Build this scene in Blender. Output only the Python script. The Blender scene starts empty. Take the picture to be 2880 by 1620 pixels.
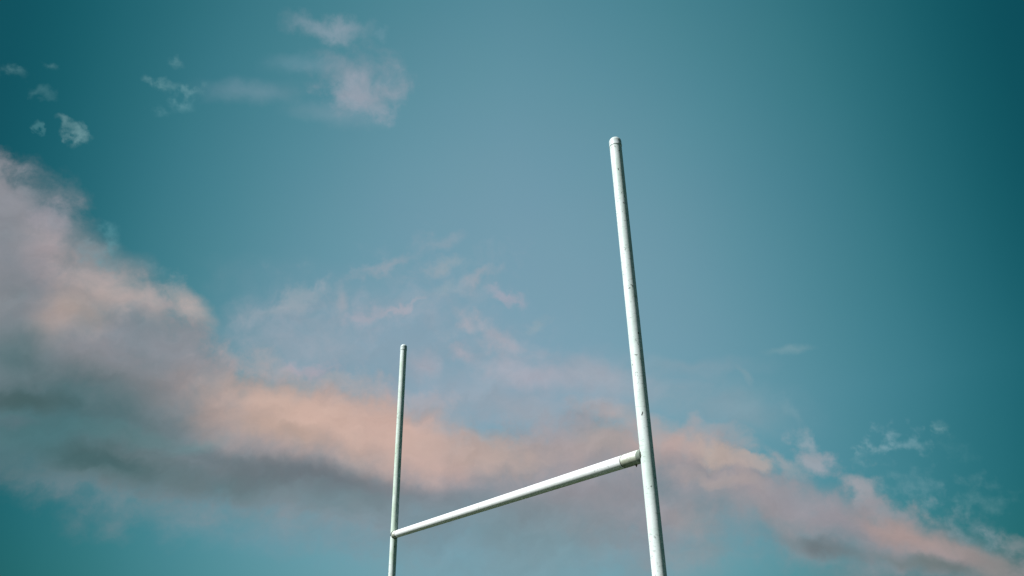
import bpy, bmesh, math, random
from mathutils import Vector, Matrix

# ------------------------------------------------------------------ camera, sky, sun, exposure
scene = bpy.context.scene
COL = scene.collection
EYE = Vector((0.0, 0.0, 2.0))
PITCH, ROLL, FOCAL = 25.36163, -1.19366, 24.174

cd = bpy.data.cameras.new('camera')
cd.sensor_width = 36.0
cd.lens = FOCAL
cd.clip_start = 0.05
cd.clip_end = 20000.0
cam = bpy.data.objects.new('camera', cd)
COL.objects.link(cam)
p, r = math.radians(PITCH), math.radians(ROLL)
right = Vector((1, 0, 0)); up = Vector((0, -math.sin(p), math.cos(p))); fwd = Vector((0, math.cos(p), math.sin(p)))
r2 = math.cos(r) * right + math.sin(r) * up
u2 = -math.sin(r) * right + math.cos(r) * up
m = Matrix((r2, u2, -fwd)).transposed().to_4x4()
m.translation = EYE
cam.matrix_world = m
scene.camera = cam

EXPOSURE = 1.0
scene.view_settings.view_transform = 'Standard'
scene.view_settings.look = 'None'
scene.view_settings.gamma = 1.0
scene.view_settings.use_curve_mapping = False
scene.view_settings.exposure = EXPOSURE

SUN_AZ, SUN_EL = -113.0, 50.0            # degrees from the viewing direction (+Y), positive to the right
sd = bpy.data.lights.new('sun', 'SUN')
sd.energy = 3.6
sd.angle = math.radians(0.53)
sd.color = (1.0, 0.985, 0.945)
sun = bpy.data.objects.new('sun', sd)
COL.objects.link(sun)
a, e = math.radians(SUN_AZ), math.radians(SUN_EL)
to_sun = Vector((math.sin(a) * math.cos(e), math.cos(a) * math.cos(e), math.sin(e)))
sun.rotation_euler = to_sun.to_track_quat('Z', 'Y').to_euler()
sun.location = (-20, -8, 30)

# ---- clouds: each row is an affine map from (azimuth, elevation) in degrees to a unit patch of cloud,
#      then opacity, softness, raggedness, kind of raggedness, colour of that part of the cloud
BLOBS = [
    # veil of thin cloud in the middle
    (0.05608, -0.00291, 0.6276, -0.00994, -0.1623, 3.16609, 0.55, 1.1, 0.5, 'A', (150, 164, 178)),
    (0.15476, -0.00285, 2.92725, -0.01354, -0.28967, 5.7041, 0.45, 1.0, 0.8, 'S', (158, 166, 178)),
    (0.09699, -0.01838, -0.36851, -0.0531, -0.33908, 6.25631, 0.45, 1.0, 0.8, 'S', (158, 168, 180)),
    # BAND
    # left bank
    (0.09701, -0.01407, 0.53969, -0.053, -0.38386, 6.10665, 0.6, 1.1, 0.7, 'S', (156, 167, 180)),
    (0.13345, -0.03223, -0.67893, -0.10175, -0.50864, 9.18857, 0.45, 1.1, 0.7, 'S', (154, 166, 178)),
    (0.14428, -0.04463, -2.02107, -0.09706, -0.39387, 7.39222, 0.35, 1.1, 0.7, 'A', (138, 162, 174)),
    (0.22674, -0.06318, 10.57606, -0.10953, -0.27518, 2.65581, 0.7, 0.8, 0.7, 'P', (140, 143, 150)),
    (0.35132, -0.00835, 14.20072, -0.03448, -0.27054, 4.86708, 0.5, 1.0, 0.4, 'A', (122, 133, 140)),
    (0.62971, -0.1358, 27.24231, -0.26456, -0.88904, 13.10098, 0.5, 0.8, 0.9, 'P', (158, 155, 164)),
    (0.18868, -0.04828, 7.57127, -0.12558, -0.36156, 4.03328, 0.7, 1.1, 0.6, 'A', (178, 165, 166)),
    (0.20137, -0.0211, 6.89431, -0.10176, -0.56106, 8.8683, 0.7, 1.1, 0.6, 'A', (188, 172, 168)),
    (0.25274, 0.25382, 3.72468, 0.30918, -0.25784, 15.80409, 0.7, 1.1, 0.5, 'A', (182, 162, 152)),
    (0.34826, -0.13159, 12.46392, -0.31979, -0.74855, 7.68266, 0.75, 1.0, 0.6, 'A', (190, 174, 170)),
    (0.2071, 0.00525, 5.64618, -0.02138, -0.48794, 8.62348, 0.8, 1.0, 0.5, 'A', (138, 142, 150)),
    (0.21231, -0.01147, 6.19983, -0.0597, -0.38794, 4.57491, 0.6, 1.1, 0.5, 'A', (122, 124, 128)),
    (0.3794, 0.10454, 12.52444, 0.09283, -0.40181, 11.64543, 0.5, 1.1, 0.4, 'A', (118, 130, 135)),
    (0.22809, 0.02485, 8.15921, -0.0078, -0.38281, 6.00217, 0.85, 1.1, 0.6, 'A', (84, 115, 120)),
    (0.31057, 0.04043, 10.75662, -0.00907, -0.64237, 8.62036, 0.85, 1.0, 0.6, 'A', (76, 98, 100)),
    (0.14933, 0.00316, 4.59998, -0.03924, -0.36538, 3.93039, 0.8, 1.1, 0.6, 'A', (98, 112, 116)),
    (0.09193, 0.01049, 3.03724, -0.00916, -0.25496, 2.89424, 0.92, 1.0, 0.6, 'A', (76, 111, 117)),
    (0.11868, 0.00202, 2.6793, -0.05522, -0.5906, 4.45257, 0.5, 1.1, 0.6, 'A', (92, 118, 124)),
    (0.29335, 0.03908, 10.27118, -0.01583, -0.97104, 12.63497, 0.6, 1.1, 0.8, 'S', (74, 96, 98)),
    (0.74291, 0.13236, 25.64346, 0.05137, -1.95202, 25.66189, 0.6, 1.0, 0.5, 'A', (112, 112, 124)),
    (0.15446, 0.01811, 5.17938, -0.02143, -0.43343, 4.11461, 0.75, 1.0, 0.8, 'S', (70, 114, 120)),
    (0.2118, 0.01384, 5.88361, -0.05623, -0.90842, 9.14106, 0.5, 1.0, 0.9, 'S', (92, 132, 136)),
    (0.18573, 0.00656, 5.30551, -0.0673, -0.58422, 3.73531, 0.75, 1.1, 0.8, 'A', (74, 104, 106)),
    (0.1989, 0.01017, 4.41589, -0.05455, -0.88862, 6.97437, 0.5, 1.0, 0.8, 'S', (94, 122, 126)),
    (0.23861, 0.01319, 7.32159, -0.13619, -1.27085, 8.56972, 0.7, 1.0, 1.0, 'S', (64, 98, 102)),
    (0.31098, 0.04992, 10.63186, 0.02509, -1.12932, 16.35823, 0.6, 1.0, 1.0, 'S', (68, 94, 96)),
    (0.29154, -0.0148, 6.85859, -0.17922, -1.16415, 8.79713, 0.5, 1.0, 1.0, 'S', (92, 110, 118)),
    (0.31449, 0.13223, 6.41159, 0.50872, -1.46815, 29.98654, 0.6, 1.0, 0.7, 'S', (112, 144, 150)),
    # peach heart of the band
    (0.42427, -0.07547, 11.50861, -0.11526, -0.42358, 3.17476, 0.55, 1.1, 0.4, 'A', (150, 138, 136)),
    (0.09297, -0.01165, 1.7005, -0.04412, -0.25356, 2.85548, 0.95, 1.0, 0.45, 'A', (200, 171, 158)),
    (0.12581, -0.01567, 2.32227, -0.0832, -0.48924, 5.90986, 0.7, 1.0, 0.5, 'A', (208, 179, 166)),
    (0.10389, -0.01803, 1.14856, -0.05505, -0.29213, 3.3544, 0.9, 0.9, 0.45, 'A', (203, 174, 163)),
    (0.21215, -0.04916, 4.70688, -0.24057, -0.81581, 6.06571, 0.4, 1.1, 0.5, 'A', (184, 158, 142)),
    (0.15033, -0.02293, 0.60226, -0.07963, -0.54517, 6.30585, 0.75, 0.9, 0.5, 'S', (186, 166, 158)),
    (0.13952, -0.00526, -0.86935, -0.00516, -0.48585, 5.91758, 0.65, 1.0, 0.5, 'S', (182, 165, 160)),
    (0.20401, -0.07071, -1.82846, -0.18226, -0.6461, 10.07893, 0.75, 1.0, 0.5, 'S', (194, 168, 162)),
    (0.19551, -0.0618, -0.84094, -0.23798, -0.89155, 14.9068, 0.6, 1.0, 0.7, 'S', (182, 170, 170)),
    (0.16186, -0.03567, 0.27704, -0.1067, -0.54669, 8.18068, 0.7, 1.1, 0.8, 'A', (160, 165, 174)),
    (0.66785, -0.00838, 0.90511, -0.03011, -1.97369, 26.19518, 0.5, 1.0, 0.9, 'S', (146, 162, 172)),
    # grey underside
    (0.08223, -0.00014, 1.68729, -0.04837, -0.49686, 3.93216, 0.6, 1.1, 0.5, 'A', (100, 114, 120)),
    (0.13138, -0.00138, 2.00224, -0.05489, -0.70415, 5.96175, 0.7, 1.1, 0.5, 'A', (98, 106, 113)),
    (0.14341, -0.01416, 1.397, -0.10805, -0.82946, 6.24314, 0.55, 1.0, 0.6, 'S', (118, 128, 136)),
    (0.11691, -0.00312, 1.56522, -0.05497, -0.61937, 4.26479, 0.6, 1.0, 0.8, 'S', (110, 136, 144)),
    (0.15683, 0.00791, -0.82247, 0.04856, -0.71984, 5.76556, 0.6, 1.0, 0.6, 'S', (140, 138, 144)),
    (0.10494, -0.001, 0.17308, -0.00899, -0.55614, 4.11918, 0.6, 1.0, 0.7, 'S', (122, 140, 150)),
    (0.07417, -0.00347, 0.13793, -0.01875, -0.37836, 2.10887, 0.85, 1.1, 0.6, 'A', (116, 143, 153)),
    (0.08546, -0.00187, 0.01301, -0.00843, -0.4384, 1.51396, 0.8, 1.1, 0.6, 'A', (121, 154, 165)),
    (0.18722, -0.05136, -1.22423, -0.13557, -0.66723, 4.8009, 0.5, 1.0, 0.8, 'S', (132, 140, 147)),
    (0.25621, -0.19142, -2.29555, -0.36241, -0.55667, 8.384, 0.5, 1.0, 0.6, 'A', (158, 150, 152)),
    (0.11672, 0.00174, 2.11679, -0.06557, -0.72192, 2.81473, 0.5, 1.1, 0.6, 'A', (110, 148, 162)),
    # right arm
    (0.11712, -0.06787, -1.4235, -0.21126, -0.42353, 7.35557, 0.75, 1.1, 0.5, 'A', (164, 152, 156)),
    (0.12894, -0.08532, -2.62956, -0.29414, -0.50639, 10.12169, 0.75, 1.1, 0.5, 'A', (152, 146, 152)),
    (0.16118, -0.11057, -4.57208, -0.32846, -0.53817, 11.81513, 0.75, 1.1, 0.5, 'A', (150, 142, 146)),
    (0.32655, -0.18639, -3.1032, -0.45305, -0.90491, 17.05458, 0.75, 0.8, 0.7, 'P', (190, 172, 164)),
    (0.3726, -0.23599, -4.55256, -0.62369, -1.10062, 22.78527, 0.75, 0.8, 0.8, 'P', (182, 168, 164)),
    (0.21783, -0.07268, -2.98624, -0.28715, -1.16423, 15.0361, 0.45, 0.9, 0.8, 'P', (176, 162, 158)),
    (0.42186, -0.31276, -5.95038, -0.73063, -1.05482, 25.46413, 0.6, 0.8, 0.9, 'P', (165, 164, 168)),
    (0.20255, -0.12246, -3.48785, -0.35083, -0.67569, 12.41254, 0.7, 1.0, 0.6, 'A', (146, 148, 156)),
    (0.23354, -0.18354, -3.85369, -0.39705, -0.56141, 11.16536, 0.55, 1.0, 0.6, 'A', (146, 146, 150)),
    (0.54294, -0.38688, -10.84555, -0.53686, -0.80412, 19.87322, 0.75, 0.8, 0.8, 'P', (162, 162, 168)),
    (0.29769, -0.24165, -6.62219, -0.55516, -0.69788, 19.32979, 0.7, 0.9, 0.7, 'P', (154, 154, 160)),
    (0.43675, -0.25385, -9.40313, -0.59837, -1.223, 22.66603, 0.3, 1.0, 0.6, 'A', (124, 142, 150)),
    (0.24846, -0.14763, -6.23827, -0.4499, -0.91412, 16.71042, 0.8, 1.0, 0.5, 'A', (172, 150, 146)),
    (0.34841, -0.25409, -9.99791, -0.66407, -0.98161, 23.81453, 0.6, 1.0, 0.6, 'A', (158, 144, 142)),
    (0.24441, -0.10191, -5.23919, -0.37485, -1.34886, 14.07241, 0.85, 1.0, 0.5, 'A', (108, 120, 125)),
    (0.26954, -0.13119, -7.41063, -0.50399, -1.51182, 18.76042, 0.75, 1.0, 0.5, 'A', (102, 116, 116)),
    (0.35118, -0.28789, -10.80711, -0.61484, -0.75132, 21.67677, 0.7, 1.0, 0.6, 'A', (134, 134, 134)),
    (0.60716, -0.37445, -19.19833, -0.50942, -0.95902, 20.64932, 0.55, 1.0, 0.9, 'P', (142, 148, 152)),
    (0.24051, 0.01478, -3.10553, 0.13803, -1.05573, 2.13861, 0.5, 1.0, 0.7, 'S', (138, 146, 152)),
    # ragged fringe along the upper edge
    (0.39393, -0.18452, 20.82119, -0.39125, -0.66724, 2.74434, 0.5, 1.0, 1.6, 'F', (140, 148, 156)),
    (0.38212, -0.35504, 23.23569, -0.46177, -0.43684, -5.64036, 0.55, 1.0, 1.6, 'F', (146, 152, 160)),
    (0.39521, -0.10142, 15.99119, -0.31729, -0.95015, 12.13372, 0.45, 1.0, 1.6, 'F', (142, 156, 164)),
    (0.30844, -0.04234, 9.8828, -0.20451, -1.11753, 19.87603, 0.45, 1.0, 1.6, 'F', (158, 162, 168)),
    (0.22874, -0.02355, 5.26999, -0.14133, -0.95448, 14.76408, 0.45, 1.0, 1.6, 'P', (176, 168, 172)),
    (0.19035, -0.01072, 2.84877, -0.08842, -1.05268, 17.2373, 0.45, 1.0, 1.6, 'P', (184, 172, 172)),
    (0.2467, -0.02623, 2.38278, -0.10613, -0.91409, 14.0759, 0.45, 1.0, 1.6, 'P', (178, 172, 178)),
    (0.23652, -0.09666, -2.63937, -0.37382, -1.09242, 19.84332, 0.45, 1.0, 1.6, 'P', (172, 166, 170)),
    (0.34092, -0.20391, -4.74206, -0.51927, -0.97396, 20.65322, 0.45, 1.0, 1.6, 'F', (164, 164, 170)),
    (0.41154, -0.28543, -8.37489, -0.68007, -1.04144, 26.46295, 0.5, 1.0, 1.6, 'F', (160, 162, 168)),
    (0.31847, -0.24561, -8.00643, -0.73599, -0.97046, 27.35963, 0.5, 1.0, 1.6, 'F', (158, 156, 160)),
    (0.4087, -0.2668, -12.44826, -0.65085, -1.10719, 25.92581, 0.5, 1.0, 1.6, 'F', (150, 154, 160)),
    # loose puffs right
    (0.47479, -0.38127, -7.35481, -0.49431, -0.63283, 17.68221, 0.8, 0.8, 1.1, 'P', (160, 164, 172)),
    (0.61562, -0.68255, -6.37198, -0.84502, -0.72272, 27.82529, 0.7, 0.9, 1.2, 'P', (150, 165, 174)),
    (0.42193, -0.66327, -0.45257, -1.19539, -0.68206, 36.20405, 0.35, 0.9, 1.3, 'P', (125, 160, 172)),
    (0.28581, -0.0984, -3.78757, -0.17534, -0.62365, 11.87209, 0.3, 1.1, 0.9, 'A', (142, 160, 172)),
    (0.39057, 0.11168, -12.19465, 0.33298, -0.76698, -1.10079, 0.65, 1.0, 2.0, 'F', (140, 172, 182)),
    (0.32861, -0.03674, -9.28919, 0.03191, -1.03299, 9.46735, 0.55, 1.0, 2.0, 'F', (128, 166, 176)),
    (0.45621, 0.06779, -12.97631, 0.44143, -1.51204, 2.88968, 0.5, 1.0, 2.0, 'F', (124, 162, 172)),
    (0.46095, -1.07938, -2.43992, -1.55874, -0.38291, 53.50863, 0.6, 1.0, 1.6, 'F', (128, 166, 172)),
    (0.33642, -0.20656, -8.68311, -0.46253, -0.7797, 22.33406, 0.25, 1.0, 2.0, 'F', (100, 150, 158)),
    (0.25089, -0.12582, -6.27205, -0.2743, -0.6689, 12.94486, 0.45, 1.0, 2.0, 'F', (116, 156, 166)),
    (0.36466, -0.09845, -11.41784, -0.07095, -0.71091, 7.13676, 0.4, 1.0, 2.0, 'F', (105, 148, 154)),
    (0.25442, -0.1807, -7.19429, -0.35131, -0.51942, 13.64448, 0.6, 1.0, 1.6, 'F', (125, 148, 156)),
    # loose puffs top left
    (0.22325, -0.00469, 4.43834, 0.0543, -0.92556, 42.93749, 0.7, 1.2, 0.7, 'P', (156, 166, 180)),
    (0.64801, 1.01291, -37.4347, 0.63099, -0.883, 48.35247, 0.35, 1.0, 1.4, 'F', (130, 160, 175)),
    (0.18148, -0.06187, 5.35256, -0.04749, -0.33001, 12.94142, 0.7, 1.3, 1.1, 'P', (164, 164, 177)),
    (0.20901, 0.00083, 3.01931, 0.02422, -0.53138, 21.69092, 0.8, 1.1, 1.5, 'P', (154, 164, 177)),
    (0.17347, 0.00543, 2.80027, 0.04862, -0.74452, 29.46143, 0.4, 1.1, 0.7, 'A', (136, 160, 174)),
    (0.19694, 0.03497, 3.63413, 0.14058, -0.76507, 33.29765, 0.5, 1.1, 0.9, 'A', (126, 154, 168)),
    (0.2244, 0.0773, 1.56874, 0.29007, -1.10715, 52.73109, 0.35, 1.0, 0.9, 'S', (118, 152, 168)),
    (0.88196, -0.54358, 51.23873, -0.82732, -1.2836, 9.12988, 0.55, 0.9, 1.3, 'Q', (120, 158, 162)),
    (1.16346, -0.46175, 59.93433, -0.77296, -1.88289, 30.60042, 0.4, 0.9, 1.2, 'P', (118, 156, 160)),
    (1.48449, -1.22501, 99.05579, -2.89512, -3.13902, -19.29112, 0.5, 0.9, 0.8, 'P', (84, 138, 144)),
    (0.92191, 0.16051, 33.54387, 0.30132, -1.44361, 62.96362, 0.6, 1.0, 1.5, 'F', (100, 144, 150)),
    (0.64044, 0.21673, 18.60102, 0.34769, -0.93016, 45.85538, 0.5, 1.0, 1.9, 'F', (92, 140, 147)),
    (1.15964, 0.40603, 32.38205, 0.68235, -1.7742, 91.85025, 0.55, 1.0, 1.5, 'F', (98, 142, 148)),
    (0.58107, 0.10957, 15.34608, 0.34241, -1.58948, 70.87891, 0.6, 1.0, 1.5, 'F', (112, 156, 163)),
    (0.96582, -0.51998, 51.66733, -0.56068, -1.59748, 44.61595, 0.55, 1.0, 1.4, 'F', (108, 154, 162)),
    (0.30229, 0.31748, -2.64381, 0.90914, -1.09368, 68.92619, 0.65, 1.0, 1.6, 'F', (114, 158, 165)),
    (0.35433, 0.17601, 4.95299, 0.48534, -1.06503, 54.17131, 0.55, 1.0, 1.8, 'F', (100, 150, 160)),
    (0.17387, -0.39824, 15.82741, -1.12568, -0.48693, -25.48968, 0.6, 1.0, 1.6, 'F', (96, 150, 160)),
    (0.43979, -0.11602, 17.59363, -0.33809, -0.99916, 12.64854, 0.5, 1.0, 1.4, 'F', (112, 150, 160)),
    (0.3466, -0.04196, 11.56941, -0.23733, -1.41556, 26.48381, 0.4, 1.0, 1.4, 'F', (124, 154, 164)),
    # wisps in the middle
    (0.10633, 0.00293, 0.57859, 0.00367, -0.16848, 4.20729, 0.28, 1.0, 1.9, 'Q', (162, 170, 182)),
    (0.11505, 0.0126, 1.60975, 0.02134, -0.26024, 6.07918, 0.32, 1.0, 1.7, 'Q', (164, 170, 182)),
    (0.10971, -0.00117, 0.18269, -0.0035, -0.30473, 6.06444, 0.3, 1.0, 1.8, 'Q', (168, 172, 184)),
    (0.32982, 0.19419, -1.01146, 0.70205, -1.42765, 46.54626, 0.52, 1.0, 0.7, 'P', (162, 168, 179)),
    (0.31579, 0.13989, -1.70377, 0.40349, -1.12937, 33.10422, 0.67, 1.0, 1.0, 'P', (154, 168, 177)),
    (0.31366, 0.20269, -4.24486, 0.62255, -1.18779, 32.8109, 0.72, 1.0, 0.7, 'P', (160, 168, 179)),
    (0.42867, 0.18619, -1.87116, 0.33835, -0.9407, 25.70937, 0.57, 1.0, 0.9, 'P', (146, 165, 175)),
    (0.35387, 0.15818, -2.52925, 0.37832, -1.09067, 33.99071, 0.52, 1.0, 1.0, 'P', (146, 164, 177)),
    (0.64994, -0.07514, 2.14537, -0.15971, -1.66837, 41.00972, 0.55, 0.9, 0.8, 'P', (174, 168, 181)),
    (0.42002, -0.17958, 5.65884, -0.37057, -1.00741, 21.23148, 0.77, 1.0, 0.8, 'P', (170, 170, 179)),
    (0.38672, 0.06258, 3.84454, 0.18375, -1.39357, 33.68744, 0.55, 1.0, 0.9, 'P', (174, 170, 181)),
    (0.45428, 0.27251, -1.6252, 1.37652, -2.67418, 76.21591, 0.72, 1.0, 0.7, 'P', (170, 170, 181)),
    (1.3381, -0.05745, 22.38746, -0.02559, -0.5197, 11.81928, 0.62, 1.0, 0.8, 'A', (168, 170, 179)),
    (0.22403, 0.13023, 1.34379, 0.55959, -1.06451, 35.75256, 0.57, 1.0, 0.9, 'P', (156, 168, 177)),
    (0.54238, -0.09404, 4.39634, -0.19887, -1.25552, 24.43013, 0.67, 1.0, 0.9, 'P', (170, 170, 181)),
    (0.4328, -0.15866, 3.58375, -0.32884, -1.02754, 20.8879, 0.72, 1.0, 0.9, 'P', (168, 170, 181)),
    (0.37562, 0.44833, -11.01458, 1.15227, -1.13199, 22.53401, 0.47, 1.0, 0.9, 'P', (150, 168, 177)),
    (0.41737, 0.01741, 3.02245, 0.0144, -0.61659, 11.767, 0.72, 1.0, 0.9, 'A', (170, 170, 181)),
    (0.21985, -0.03999, 0.43304, -0.13425, -0.84094, 15.22809, 0.67, 1.0, 0.8, 'A', (172, 172, 183)),
    (0.21739, -0.06596, -0.28954, -0.17586, -0.67455, 13.34061, 0.67, 1.0, 0.7, 'A', (164, 170, 181)),
    (0.38623, -0.02593, 7.05375, -0.13052, -1.3257, 22.47465, 0.67, 1.0, 0.9, 'P', (176, 168, 179)),
    (0.44441, -0.02721, -9.76124, -0.00851, -2.20548, 39.8273, 0.45, 1.0, 0.9, 'S', (132, 162, 170)),
    (0.37728, -0.90201, 7.51007, -2.97435, -1.13012, 76.28293, 0.35, 1.0, 0.9, 'S', (136, 160, 170)),
    (0.15185, -0.03293, -1.76201, -0.17801, -1.03573, 21.36918, 0.47, 1.1, 0.8, 'A', (140, 162, 175)),
]
BAND_AT = 3      # the long bank is laid in before this row
TOP_EDGE = [(-48.72, 30.17), (-42.33, 29.40), (-40.07, 27.93), (-37.57, 26.55), (-35.95, 24.53), (-32.93, 23.33), (-29.75, 23.06), (-27.34, 22.81), (-25.03, 20.93), (-23.06, 19.17), (-19.17, 17.99), (-13.94, 17.08), (-8.24, 15.99), (-3.19, 14.42), (0.84, 14.36), (4.27, 15.86), (10.15, 14.28), (13.87, 13.09), (17.70, 11.71), (20.61, 9.69), (23.62, 7.86), (25.82, 8.09), (28.41, 5.98), (30.86, 4.26), (34.35, 2.70), (38.28, 0.92)]
BOTTOM_EDGE = [(-41.95, 9.40), (-36.79, 9.97), (-31.79, 8.19), (-26.20, 7.69), (-21.27, 7.31), (-15.36, 5.86), (-9.35, 5.59), (-3.16, 4.95), (6.09, 3.89), (12.07, 3.43), (15.13, 4.43), (18.62, 4.83), (21.88, 3.19), (26.73, 1.96), (31.08, 0.71), (35.67, -1.40)]

def lin(c):
    out = []
    for v in c:
        v /= 255.0
        out.append(v / 12.92 if v <= 0.04045 else ((v + 0.055) / 1.055) ** 2.4)
    return out

RELIEF = 0.42

def build_sky():
    w = bpy.data.worlds.new('World')
    scene.world = w
    w.use_nodes = True
    nt = w.node_tree
    nt.nodes.clear()
    N, L = nt.nodes, nt.links

    def sock(s, v):
        if isinstance(v, bpy.types.NodeSocket):
            L.new(v, s)
        else:
            s.default_value = v

    def math_(op, a, b=None, c=None, clamp=False):
        n = N.new('ShaderNodeMath'); n.operation = op; n.use_clamp = clamp
        sock(n.inputs[0], a)
        if b is not None: sock(n.inputs[1], b)
        if c is not None: sock(n.inputs[2], c)
        return n.outputs[0]

    def vec(op, a, b=None):
        n = N.new('ShaderNodeVectorMath'); n.operation = op
        sock(n.inputs[0], a)
        if b is not None: sock(n.inputs[1], b)
        return n.outputs[1] if op in ('DOT_PRODUCT', 'LENGTH') else n.outputs[0]

    def comb(x, y, z):
        n = N.new('ShaderNodeCombineXYZ')
        for s, v in zip(n.inputs, (x, y, z)): sock(s, v)
        return n.outputs[0]

    def step(v, lo, hi, to0=0.0, to1=1.0):
        n = N.new('ShaderNodeMapRange'); n.interpolation_type = 'SMOOTHSTEP'
        sock(n.inputs[0], v); sock(n.inputs[1], lo); sock(n.inputs[2], hi); sock(n.inputs[3], to0); sock(n.inputs[4], to1)
        return n.outputs[0]

    def noise(v, scale, detail, rough, dist=0.0):
        n = N.new('ShaderNodeTexNoise'); n.noise_dimensions = '3D'
        sock(n.inputs['Vector'], v)
        n.inputs['Scale'].default_value = scale; n.inputs['Detail'].default_value = detail
        n.inputs['Roughness'].default_value = rough; n.inputs['Distortion'].default_value = dist
        return n

    def mix(f, a, b):
        n = N.new('ShaderNodeMix'); n.data_type = 'RGBA'
        sock(n.inputs[0], f); sock(n.inputs[6], a); sock(n.inputs[7], b)
        return n.outputs[2]

    def rgba(c):
        return (*lin(c), 1.0)

    tc = N.new('ShaderNodeTexCoord')
    d = tc.outputs['Generated']
    sep = N.new('ShaderNodeSeparateXYZ'); L.new(d, sep.inputs[0])
    az = math_('MULTIPLY', math_('ARCTAN2', sep.outputs[0], sep.outputs[1]), 57.29578)
    el = math_('MULTIPLY', math_('ARCSINE', sep.outputs[2]), 57.29578)
    ang = comb(az, el, 1.0)
    dd = vec('MULTIPLY', d, (57.3, 57.3, 57.3))

    # warp of the cloud directions, so no outline stays a plain oval
    w1 = vec('SUBTRACT', noise(dd, 0.13, 3.0, 0.55).outputs['Color'], (0.5, 0.5, 0.5))
    w2 = vec('SUBTRACT', noise(dd, 0.55, 5.0, 0.6).outputs['Color'], (0.5, 0.5, 0.5))
    base = vec('ADD', ang, vec('MULTIPLY', w1, (5.0, 3.6, 0.0)))
    soft = vec('ADD', base, vec('MULTIPLY', w2, (1.2, 1.2, 0.0)))
    fine = vec('ADD', base, vec('MULTIPLY', w2, (2.8, 2.8, 0.0)))

    # raggedness fields
    nA = math_('SUBTRACT', noise(dd, 0.16, 6.0, 0.55).outputs[0], 0.5)
    nP = math_('SUBTRACT', noise(dd, 0.42, 9.0, 0.62, 0.3).outputs[0], 0.5)
    nF = math_('SUBTRACT', noise(dd, 1.1, 7.0, 0.57, 0.1).outputs[0], 0.5)
    mp = N.new('ShaderNodeMapping'); L.new(ang, mp.inputs[0])
    mp.inputs['Rotation'].default_value = (0, 0, math.radians(-14)); mp.inputs['Scale'].default_value = (0.45, 1.35, 1.0)
    # streaks follow the wind: rotate first, stretch after
    rot = N.new('ShaderNodeVectorRotate'); rot.rotation_type = 'Z_AXIS'; L.new(fine, rot.inputs['Vector'])
    rot.inputs['Angle'].default_value = math.radians(-8)
    st = vec('MULTIPLY', rot.outputs[0], (0.11, 0.38, 0.0))
    N.remove(mp)
    nS = math_('SUBTRACT', noise(st, 1.0, 7.0, 0.58).outputs[0], 0.5)
    def both(a, b): return math_('MULTIPLY_ADD', b, 0.55, math_('MULTIPLY', a, 0.8))
    nA, nS = both(nA, nP), both(nS, nP)
    # billows: difference of the same field a little way towards the light
    dr = vec('MULTIPLY', rot.outputs[0], (0.5, 1.1, 1.0))
    r0 = noise(dr, 0.26, 8.0, 0.6, 0.25).outputs[0]
    r1 = noise(vec('ADD', dr, (-0.4, 0.9, 0.0)), 0.26, 8.0, 0.6, 0.25).outputs[0]
    relief = math_('SUBTRACT', r0, r1)
    F = {'A': (soft, nA), 'P': (fine, nP), 'F': (fine, nF), 'S': (soft, nS), 'Q': (fine, nP)}

    # clear sky: brightest low in front, falling off to deep teal sideways and overhead
    gx = math_('POWER', math_('MULTIPLY', math_('ABSOLUTE', sep.outputs[0]), 1.0 / 0.66), 1.25)
    # and deeper still round to the sides and back, darkened out of view to cut fill light on the goal
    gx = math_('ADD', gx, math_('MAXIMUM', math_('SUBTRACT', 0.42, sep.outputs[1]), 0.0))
    gy = math_('MULTIPLY', math_('SUBTRACT', el, 15.0), 1.0 / 62.0)
    cross = math_('MULTIPLY', math_('MULTIPLY', gx, math_('ABSOLUTE', gy)), 0.6)
    rad = math_('SQRT', math_('MULTIPLY_ADD', gx, gx, math_('MULTIPLY_ADD', gy, gy, cross)))
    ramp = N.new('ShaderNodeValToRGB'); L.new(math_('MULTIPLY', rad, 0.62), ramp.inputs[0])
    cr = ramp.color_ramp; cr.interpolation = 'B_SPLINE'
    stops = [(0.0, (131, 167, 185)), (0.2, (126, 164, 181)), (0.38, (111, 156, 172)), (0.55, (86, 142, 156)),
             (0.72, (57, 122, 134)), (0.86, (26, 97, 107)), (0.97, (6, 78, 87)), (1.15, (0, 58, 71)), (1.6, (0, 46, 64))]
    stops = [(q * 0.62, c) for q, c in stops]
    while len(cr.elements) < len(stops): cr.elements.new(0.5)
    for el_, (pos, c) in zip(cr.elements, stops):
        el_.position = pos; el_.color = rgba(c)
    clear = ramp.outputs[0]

    nish = N.new('ShaderNodeTexSky'); nish.sky_type = 'NISHITA'
    nish.sun_disc = False
    nish.sun_elevation = math.radians(SUN_EL); nish.sun_rotation = math.radians(SUN_AZ)
    nishc = vec('MULTIPLY', nish.outputs[0], (0.020, 0.075, 0.070))
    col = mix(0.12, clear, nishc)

    # the long bank of cloud, between an upper and a lower edge
    def edge(points):
        fc = N.new('ShaderNodeFloatCurve')
        s = N.new('ShaderNodeSeparateXYZ'); L.new(fine, s.inputs[0])
        L.new(math_('MULTIPLY_ADD', s.outputs[0], 1 / 120.0, 0.5), fc.inputs['Value'])
        c = fc.mapping.curves[0]
        pts = [(-60, points[0][1])] + list(points) + [(60, points[-1][1] - 4)]
        while len(c.points) < len(pts): c.points.new(0.5, 0.5)
        for q, (x, y) in zip(sorted(c.points, key=lambda q: q.location[0]), pts): pass
        for i, (x, y) in enumerate(pts):
            c.points[i].location = (x / 120.0 + 0.5, (y + 10) / 80.0)
        fc.mapping.use_clip = False
        fc.mapping.update()
        return math_('MULTIPLY_ADD', fc.outputs[0], 80.0, -10.0), s.outputs[1]
    top, ey = edge(TOP_EDGE)
    bot, _ = edge(BOTTOM_EDGE)
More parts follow.
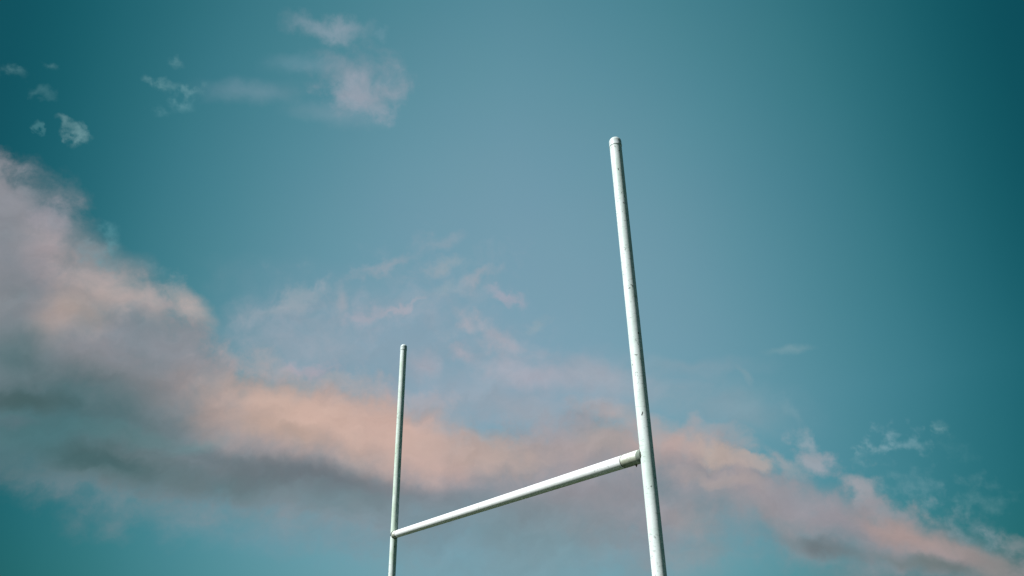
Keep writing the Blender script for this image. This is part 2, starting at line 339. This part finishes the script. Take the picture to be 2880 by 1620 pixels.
    h = math_('MULTIPLY_ADD', nF, 3.0, math_('MULTIPLY_ADD', nP, 5.5, math_('SUBTRACT', top, ey)))
    g = math_('MULTIPLY_ADD', nS, 5.0, math_('SUBTRACT', ey, bot))
    band = math_('MULTIPLY', step(h, -0.4, 2.6), step(g, -3.0, 3.6))
    band = math_('MULTIPLY', band, 0.88)
    bandcol = mix(step(nA, -0.25, 0.25), rgba((128, 138, 146)), rgba((156, 150, 156)))

    def add_band(col):
        return mix(band, col, bandcol)

    thru = 1.0
    for i, b in enumerate(BLOBS):
        if i == BAND_AT:
            col = add_band(col)
            thru = math_('MULTIPLY', thru, math_('SUBTRACT', 1.0, band))
        if i and i % 8 == 0:
            # lets the shader compiler finish one group of rows before it starts the next (it runs out of room otherwise)
            later = vec('MULTIPLY', col, (1e-9, 1e-9, 0.0))
            s_, f_ = vec('ADD', F['A'][0], later), vec('ADD', F['P'][0], later)
            F = {k_: (s_ if k_ in 'AS' else f_, v_[1]) for k_, v_ in F.items()}
        a0, a1, a2, b0, b1, b2, amp, sf, k, kind, c = b
        P, n = F[kind]
        d1 = vec('DOT_PRODUCT', P, (a0, a1, a2))
        d2 = vec('DOT_PRODUCT', P, (b0, b1, b2))
        q = math_('SQRT', math_('MULTIPLY_ADD', d1, d1, math_('MULTIPLY', d2, d2)))
        v = math_('MULTIPLY_ADD', n, k * 1.6, math_('SUBTRACT', 0.9 if kind in 'FQ' else 1.25, q))
        al = step(v, 0.0, sf * (1.5 if kind == 'F' else 1.25), 0.0, amp)
        thru = math_('MULTIPLY', thru, math_('SUBTRACT', 1.0, al))
        col = mix(al, col, rgba(c))

    gain = math_('MULTIPLY_ADD', math_('MULTIPLY', relief, math_('SUBTRACT', 1.0, thru)), RELIEF, 1.0)
    col = vec('MULTIPLY', col, comb(gain, gain, gain))

    # faint unevenness of high thin haze
    hz = noise(dd, 0.09, 5.0, 0.6)
    tint = vec('MULTIPLY_ADD', vec('SUBTRACT', hz.outputs['Color'], (0.5, 0.5, 0.5)), (0.10, 0.05, 0.05))
    tn = tint.node; tn.inputs[2].default_value = (1, 1, 1)
    col = vec('MULTIPLY', col, tint)

    bg = N.new('ShaderNodeBackground'); out = N.new('ShaderNodeOutputWorld')
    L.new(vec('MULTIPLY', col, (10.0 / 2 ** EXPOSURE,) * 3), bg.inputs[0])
    bg.inputs[1].default_value = 0.1
    L.new(bg.outputs[0], out.inputs[0])
    w.cycles.sampling_method = 'MANUAL'
    w.cycles.sample_map_resolution = 512

build_sky()

# ------------------------------------------------------------------ helpers
def tag(o, **kw):
    for k, v in kw.items(): o[k] = v
    return o

def link(name, bm, mat, parent=None, smooth=True):
    bmesh.ops.recalc_face_normals(bm, faces=bm.faces)
    for ed in bm.edges:
        if len(ed.link_faces) == 2 and ed.calc_face_angle(0.0) > math.radians(24): ed.smooth = False
    me = bpy.data.meshes.new(name)
    bm.to_mesh(me); bm.free()
    if smooth:
        for f in me.polygons: f.use_smooth = True
    me.materials.append(mat)
    o = bpy.data.objects.new(name, me)
    COL.objects.link(o)
    if parent: o.parent = parent
    return o

def frame(axis):
    z = axis.normalized()
    x = z.orthogonal().normalized() if abs(z.z) < 0.9 else Vector((1, 0, 0))
    x = (x - z * x.dot(z)).normalized()
    return x, z.cross(x), z

def lathe(bm, base, axis, profile, seg=64, cap0=True, cap1=True, wob=0.0, seed=0):
    """profile: (distance along the axis, radius) pairs"""
    x, y, z = frame(axis)
    rnd = random.Random(seed)
    rings = []
    for (t, rr) in profile:
        if rr <= 1e-6:
            rings.append([bm.verts.new(base + z * t)])
        else:
            rings.append([bm.verts.new(base + z * (t + wob * rnd.uniform(-1, 1)) + x * rr * math.cos(2 * math.pi * i / seg)
                                       + y * rr * math.sin(2 * math.pi * i / seg)) for i in range(seg)])
    for a, b in zip(rings, rings[1:]):
        if len(a) == 1:
            for i in range(seg): bm.faces.new((a[0], b[i], b[(i + 1) % seg]))
        elif len(b) == 1:
            for i in range(seg): bm.faces.new((a[i], a[(i + 1) % seg], b[0]))
        else:
            for i in range(seg): bm.faces.new((a[i], a[(i + 1) % seg], b[(i + 1) % seg], b[i]))
    if cap0 and len(rings[0]) > 1: bm.faces.new(rings[0][::-1])
    if cap1 and len(rings[-1]) > 1: bm.faces.new(rings[-1])
    return rings

# ------------------------------------------------------------------ materials
def paint(name, base, tint, grime, fleck=0.5, seed=0.0, rough=0.42, stain=None):
    m = bpy.data.materials.new(name); m.use_nodes = True
    nt = m.node_tree; N, L = nt.nodes, nt.links
    b = N['Principled BSDF']
    tc = N.new('ShaderNodeTexCoord')
    mp = N.new('ShaderNodeMapping'); L.new(tc.outputs['Object'], mp.inputs[0]); mp.inputs['Location'].default_value = (seed, seed * 1.7, seed * .6)

    def noise(scale, det, ro, vscale=(1, 1, 1), dist=0.0):
        q = N.new('ShaderNodeMapping'); L.new(mp.outputs[0], q.inputs[0]); q.inputs['Scale'].default_value = vscale
        n = N.new('ShaderNodeTexNoise'); L.new(q.outputs[0], n.inputs['Vector'])
        n.inputs['Scale'].default_value = scale; n.inputs['Detail'].default_value = det
        n.inputs['Roughness'].default_value = ro; n.inputs['Distortion'].default_value = dist
        return n.outputs[0]

    def ramp(v, p0, p1):
        n = N.new('ShaderNodeMapRange'); n.interpolation_type = 'SMOOTHSTEP'
        L.new(v, n.inputs[0]); n.inputs[1].default_value = p0; n.inputs[2].default_value = p1
        return n.outputs[0]

    def mix(f, a, c):
        n = N.new('ShaderNodeMix'); n.data_type = 'RGBA'
        if isinstance(f, float): n.inputs[0].default_value = f
        else: L.new(f, n.inputs[0])
        for s, v in ((n.inputs[6], a), (n.inputs[7], c)):
            if isinstance(v, tuple): s.default_value = (*v, 1)
            else: L.new(v, s)
        return n.outputs[2]

    def mul(a, c):
        n = N.new('ShaderNodeMath'); n.operation = 'MULTIPLY'; L.new(a, n.inputs[0])
        if isinstance(c, float): n.inputs[1].default_value = c
        else: L.new(c, n.inputs[1])
        return n.outputs[0]

    # weathering: broad algae tint, thin scuffs round the tube, chips and flecks in clusters
    algae = ramp(noise(9.0, 6, 0.65, (1, 1, 0.45)), 0.36, 0.70)
    c = mix(mul(algae, tint[3]), base, tint[:3])
    scuff = ramp(noise(14.0, 5, 0.65, (1, 1, 4.0)), 0.56, 0.72)
    c = mix(mul(scuff, grime * 0.7), c, (0.36, 0.42, 0.38))
    area = ramp(noise(2.2, 3, 0.5), 0.42, 0.62)
    chips = ramp(noise(55.0, 3, 0.6, (1, 1, 0.8), 0.6), 0.61, 0.66)
    c = mix(mul(mul(chips, area), fleck), c, (0.06, 0.065, 0.055))
    big = ramp(noise(22.0, 4, 0.6, (1, 1, 1), 0.4), 0.65, 0.69)
    c = mix(mul(big, fleck), c, (0.05, 0.055, 0.05))
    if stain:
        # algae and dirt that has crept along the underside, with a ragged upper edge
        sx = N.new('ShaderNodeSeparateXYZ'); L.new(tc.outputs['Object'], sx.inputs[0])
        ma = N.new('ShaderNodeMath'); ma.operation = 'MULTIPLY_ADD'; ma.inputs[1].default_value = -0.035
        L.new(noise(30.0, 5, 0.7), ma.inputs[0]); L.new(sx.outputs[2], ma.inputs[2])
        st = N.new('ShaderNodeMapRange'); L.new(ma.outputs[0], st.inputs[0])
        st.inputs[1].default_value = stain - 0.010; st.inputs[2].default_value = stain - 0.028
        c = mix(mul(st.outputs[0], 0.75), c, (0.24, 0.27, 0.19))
    L.new(c, b.inputs['Base Color'])
    b.inputs['Roughness'].default_value = rough
    b.inputs['Specular IOR Level'].default_value = 0.35
    bump = N.new('ShaderNodeBump'); bump.inputs['Strength'].default_value = 0.25; bump.inputs['Distance'].default_value = 0.002
    L.new(noise(40.0, 4, 0.6), bump.inputs['Height'])
    L.new(bump.outputs[0], b.inputs['Normal'])
    return m

def plain(name, c, rough=0.7, metal=0.0):
    m = bpy.data.materials.new(name); m.use_nodes = True
    N, L = m.node_tree.nodes, m.node_tree.links
    b = N['Principled BSDF']
    n = N.new('ShaderNodeTexNoise'); n.inputs['Scale'].default_value = 60; n.inputs['Detail'].default_value = 5
    r = N.new('ShaderNodeValToRGB'); L.new(n.outputs[0], r.inputs[0])
    r.color_ramp.elements[0].position = .3; r.color_ramp.elements[1].position = .7
    r.color_ramp.elements[0].color = (*[v * .55 for v in c], 1); r.color_ramp.elements[1].color = (*c, 1)
    L.new(r.outputs[0], b.inputs['Base Color'])
    b.inputs['Roughness'].default_value = rough; b.inputs['Metallic'].default_value = metal
    return m

BAR_HEIGHT = 3.00032
M_NEAR = paint('white_paint', (0.75, 0.84, 0.86), (0.56, 0.70, 0.66, 0.85), 1.3, 1.0, 3.0)
M_FAR = paint('white_paint_greened', (0.73, 0.83, 0.83), (0.50, 0.66, 0.52, 0.9), 1.1, 0.9, 11.0)
M_BAR = paint('white_paint_bar', (0.82, 0.86, 0.90), (0.76, 0.82, 0.80, 0.5), 0.5, 0.5, 23.0)
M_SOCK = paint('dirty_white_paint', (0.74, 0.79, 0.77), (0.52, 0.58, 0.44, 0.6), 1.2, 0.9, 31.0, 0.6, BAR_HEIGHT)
M_CAP = paint('cap_paint', (0.60, 0.69, 0.72), (0.42, 0.52, 0.50, 0.8), 1.1, 0.5, 47.0, 0.5)
M_WELD = plain('weld_bead', (0.09, 0.10, 0.08), 0.75)
M_NECK = plain('mossy_neck', (0.20, 0.25, 0.21), 0.8)
M_RUST = plain('rusty_bolt', (0.10, 0.045, 0.025), 0.8)

# ------------------------------------------------------------------ the pitch (below the picture's lower edge, colours the undersides)
def build_ground():
    m = bpy.data.materials.new('pitch_grass'); m.use_nodes = True
    N, L = m.node_tree.nodes, m.node_tree.links
    b = N['Principled BSDF']
    tc = N.new('ShaderNodeTexCoord')
    n1 = N.new('ShaderNodeTexNoise'); n1.inputs['Scale'].default_value = 60.0; n1.inputs['Detail'].default_value = 6
    n2 = N.new('ShaderNodeTexNoise'); n2.inputs['Scale'].default_value = 0.35; n2.inputs['Detail'].default_value = 5
    wv = N.new('ShaderNodeTexWave'); wv.inputs['Scale'].default_value = 0.06; wv.inputs['Distortion'].default_value = 0.3
    for n in (n1, n2, wv): L.new(tc.outputs['Object'], n.inputs['Vector'])
    r1 = N.new('ShaderNodeValToRGB'); L.new(n1.outputs[0], r1.inputs[0])
    r1.color_ramp.elements[0].position = .35; r1.color_ramp.elements[1].position = .68
    r1.color_ramp.elements[0].color = (0.013, 0.034, 0.006, 1); r1.color_ramp.elements[1].color = (0.037, 0.064, 0.012, 1)
    mx = N.new('ShaderNodeMix'); mx.data_type = 'RGBA'; mx.blend_type = 'MULTIPLY'; mx.inputs[0].default_value = 0.5
    L.new(r1.outputs[0], mx.inputs[6]); L.new(n2.outputs[0], mx.inputs[7])
    m2 = N.new('ShaderNodeMix'); m2.data_type = 'RGBA'; m2.blend_type = 'MULTIPLY'; m2.inputs[0].default_value = 0.18
    L.new(mx.outputs[2], m2.inputs[6]); L.new(wv.outputs[0], m2.inputs[7])
    L.new(m2.outputs[2], b.inputs['Base Color'])
    b.inputs['Roughness'].default_value = 0.9
    bp = N.new('ShaderNodeBump'); bp.inputs['Strength'].default_value = 0.8; bp.inputs['Distance'].default_value = 0.03
    L.new(n1.outputs[0], bp.inputs['Height']); L.new(bp.outputs[0], b.inputs['Normal'])
    bm = bmesh.new()
    rings = [0.0, 15, 60, 300, 1500, 6000]
    seg = 64
    prev = [bm.verts.new((0, 8, 0))]
    for R in rings[1:]:
        cur = [bm.verts.new((R * math.cos(2 * math.pi * i / seg), 8 + R * math.sin(2 * math.pi * i / seg), 0)) for i in range(seg)]
        for i in range(seg):
            j = (i + 1) % seg
            if len(prev) == 1: bm.faces.new((prev[0], cur[i], cur[j]))
            else: bm.faces.new((prev[i], cur[i], cur[j], prev[j]))
        prev = cur
    tag(link('ground', bm, m, smooth=False), kind='structure')

build_ground()

# ------------------------------------------------------------------ the rugby goal: two uprights and a crossbar, one thing
NEAR = Vector((0.92897674, 4.89691968, 0.0))
FARP = Vector((-1.67118258, 9.85667486, 0.0))
BAR_Z = EYE.z + 1.00031811
TOP_Z = EYE.z + 3.75616283
R0 = 0.0480
ALONG = (FARP - NEAR).normalized()

goal = bpy.data.objects.new('rugby_goal', None)
goal.location = (NEAR + FARP) / 2
goal.empty_display_size = 0.5
COL.objects.link(goal)
tag(goal, label='white painted tubular rugby goal, two tall uprights joined by a crossbar against the cloudy sky', category='rugby goal')
O = goal.location.copy()

# white line under the goal
def ground_line():
    m = plain('line_paint', (0.75, 0.76, 0.72), 0.9)
    side = ALONG.cross(Vector((0, 0, 1)))
    bm = bmesh.new()
    a = NEAR - ALONG * 30; b = FARP + ALONG * 30
    n = 60
    prev = None
    rnd = random.Random(4)
    for i in range(n + 1):
        q = a.lerp(b, i / n)
        w = 0.05 + rnd.uniform(-.004, .004)
        cur = (bm.verts.new(q + side * w + Vector((0, 0, .004))), bm.verts.new(q - side * w + Vector((0, 0, .004))))
        if prev: bm.faces.new((prev[0], cur[0], cur[1], prev[1]))
        prev = cur
    tag(link('goal_line', bm, m, smooth=False), kind='structure')
ground_line()

def upright(base, mat, r_low, r_top, label, seed):
    b = base - O
    bm = bmesh.new()
    prof = [(-0.3, r_low)]
    steps = 40
    ztop = TOP_Z - 0.085
    for i in range(steps + 1):
        z = ztop * i / steps
        t = max(0.0, (z - BAR_Z) / (ztop - BAR_Z))
        prof.append((z, r_low + (r_top - r_low) * t))
    rings = lathe(bm, b, Vector((0, 0, 1)), prof, seg=72, cap0=True, cap1=True)
    post = link('post', bm, mat, goal)
    post['label'] = label
    # domed cap with a short proud collar, and a second band lower down
    bm = bmesh.new()
    rc = r_top + 0.0018
    z0 = TOP_Z - 0.085 - 0.012
    prof = [(0, r_top + .0003), (0.002, rc + .001), (0.016, rc + .001), (0.019, rc), (0.050, rc)]
    hgt = TOP_Z - (z0 + 0.050)
    for i in range(1, 13):
        a = math.pi / 2 * i / 12
        prof.append((0.050 + hgt * math.sin(a), rc * math.cos(a) if i < 12 else 0.0))
    lathe(bm, b + Vector((0, 0, z0)), Vector((0, 0, 1)), prof, seg=64)
    link('cap', bm, M_CAP, post)
    return post

post_near = upright(NEAR, M_NEAR, 0.0482, 0.0515, 'nearer and taller-looking white upright with dark chips in its paint', 1)
post_far = upright(FARP, M_FAR, 0.0478, 0.0480, 'farther upright with a greenish tinge to its white paint', 2)

# crossbar, its two welded end sockets, the collar seams and the bolt under the near socket
JOINT = Vector((0, 0, BAR_Z))
length = (FARP - NEAR).length

bm = bmesh.new()
s0, s1 = 0.27, length - 0.15
prof = []
n = 24
for i in range(n + 1):
    t = s0 + (s1 - s0) * i / n
    prof.append((t, R0))
lathe(bm, NEAR - O + JOINT, ALONG, prof, seg=72)
bar = link('crossbar', bm, M_BAR, goal)

def socket(base, axis, inner, outer, r, lab):
    bm = bmesh.new()
    lathe(bm, base - O + JOINT, axis, [(inner, r - .003), (inner + .003, r), (outer - .006, r), (outer - .002, r - .0008), (outer, r - .0025)], seg=64)
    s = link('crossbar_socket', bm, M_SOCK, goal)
    s['label'] = lab
    return s
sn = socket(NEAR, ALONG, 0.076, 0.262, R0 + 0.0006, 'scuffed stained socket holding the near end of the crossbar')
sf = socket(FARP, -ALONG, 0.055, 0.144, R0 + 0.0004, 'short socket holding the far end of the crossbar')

def neck(base, axis, outer, parent):
    bm = bmesh.new()
    lathe(bm, base - O + JOINT, axis, [(0.030, R0 - .0012), (outer, R0 - .0022)], seg=64)
    return link('neck', bm, M_NECK, parent)
neck(NEAR, ALONG, 0.09, sn)
neck(FARP, -ALONG, 0.057, sf)

def seam(base, axis, t, parent, r, seed, half=0.003):
    """ragged gap of bare metal and dirt between socket and bar"""
    bm = bmesh.new()
    x, y, z = frame(axis)
    rnd = random.Random(seed)
    seg = 90
    ra = []
    c = base - O + JOINT
    offs = [0.0]
    for i in range(seg): offs.append(offs[-1] * 0.8 + rnd.uniform(-.0022, .0022))
    rows = []
    for (dt, rr) in ((-half - .002, r - .004), (-half, r), (half, r), (half + .002, r - .004)):
        rows.append([bm.verts.new(c + z * (t + dt + offs[i] * (1 if dt < 0 else .6)) + x * rr * math.cos(2 * math.pi * i / seg) + y * rr * math.sin(2 * math.pi * i / seg)) for i in range(seg)])
    for a, b in zip(rows, rows[1:]):
        for i in range(seg): bm.faces.new((a[i], a[(i + 1) % seg], b[(i + 1) % seg], b[i]))
    return link('seam', bm, M_WELD, parent)
seam(NEAR, ALONG, 0.266, sn, R0 + 0.0002, 5)
seam(FARP, -ALONG, 0.150, sf, R0 + 0.0016, 6, 0.006)

def weld(base, axis, r_post, parent, seed):
    """bead that runs round the saddle where the socket meets the upright"""
    bm = bmesh.new()
    c = base - O + JOINT
    z = axis.normalized(); y = Vector((0, 0, 1)); x = y.cross(z)
    rnd = random.Random(seed)
    seg, tube = 96, 8
    rows = []
    for i in range(seg):
        a = 2 * math.pi * i / seg
        px, py = (R0 + .002) * math.cos(a), (R0 + .002) * math.sin(a)
        pz = math.sqrt(max(0.0, (r_post + .001) ** 2 - min(abs(px), r_post) ** 2)) 
        ctr = c + x * px + y * py + z * max(pz, 0.012)
        rr = .0042 + rnd.uniform(-.0012, .0012)
        outv = (x * math.cos(a) + y * math.sin(a))
        rows.append([bm.verts.new(ctr + outv * rr * math.cos(2 * math.pi * k / tube) + z * rr * math.sin(2 * math.pi * k / tube)) for k in range(tube)])
    for i in range(seg):
        a, b = rows[i], rows[(i + 1) % seg]
        for k in range(tube): bm.faces.new((a[k], b[k], b[(k + 1) % tube], a[(k + 1) % tube]))
    return link('weld_bead', bm, M_WELD, parent)
weld(NEAR, ALONG, 0.0482, sn, 7)
weld(FARP, -ALONG, 0.0478, sf, 8)

# bolt under the near socket: shank, hexagonal head, a lick of rust running to a point
bm = bmesh.new()
q = NEAR - O + JOINT + ALONG * 0.135
lathe(bm, q, Vector((0, 0, -1)), [(R0 - .003, .0085), (R0 + .006, .0085)], seg=6)
lathe(bm, q, Vector((0, 0, -1)), [(R0 + .006, .005), (R0 + .012, .0045), (R0 + .016, .0025), (R0 + .018, .0)], seg=16)
link('bolt', bm, M_RUST, sn)
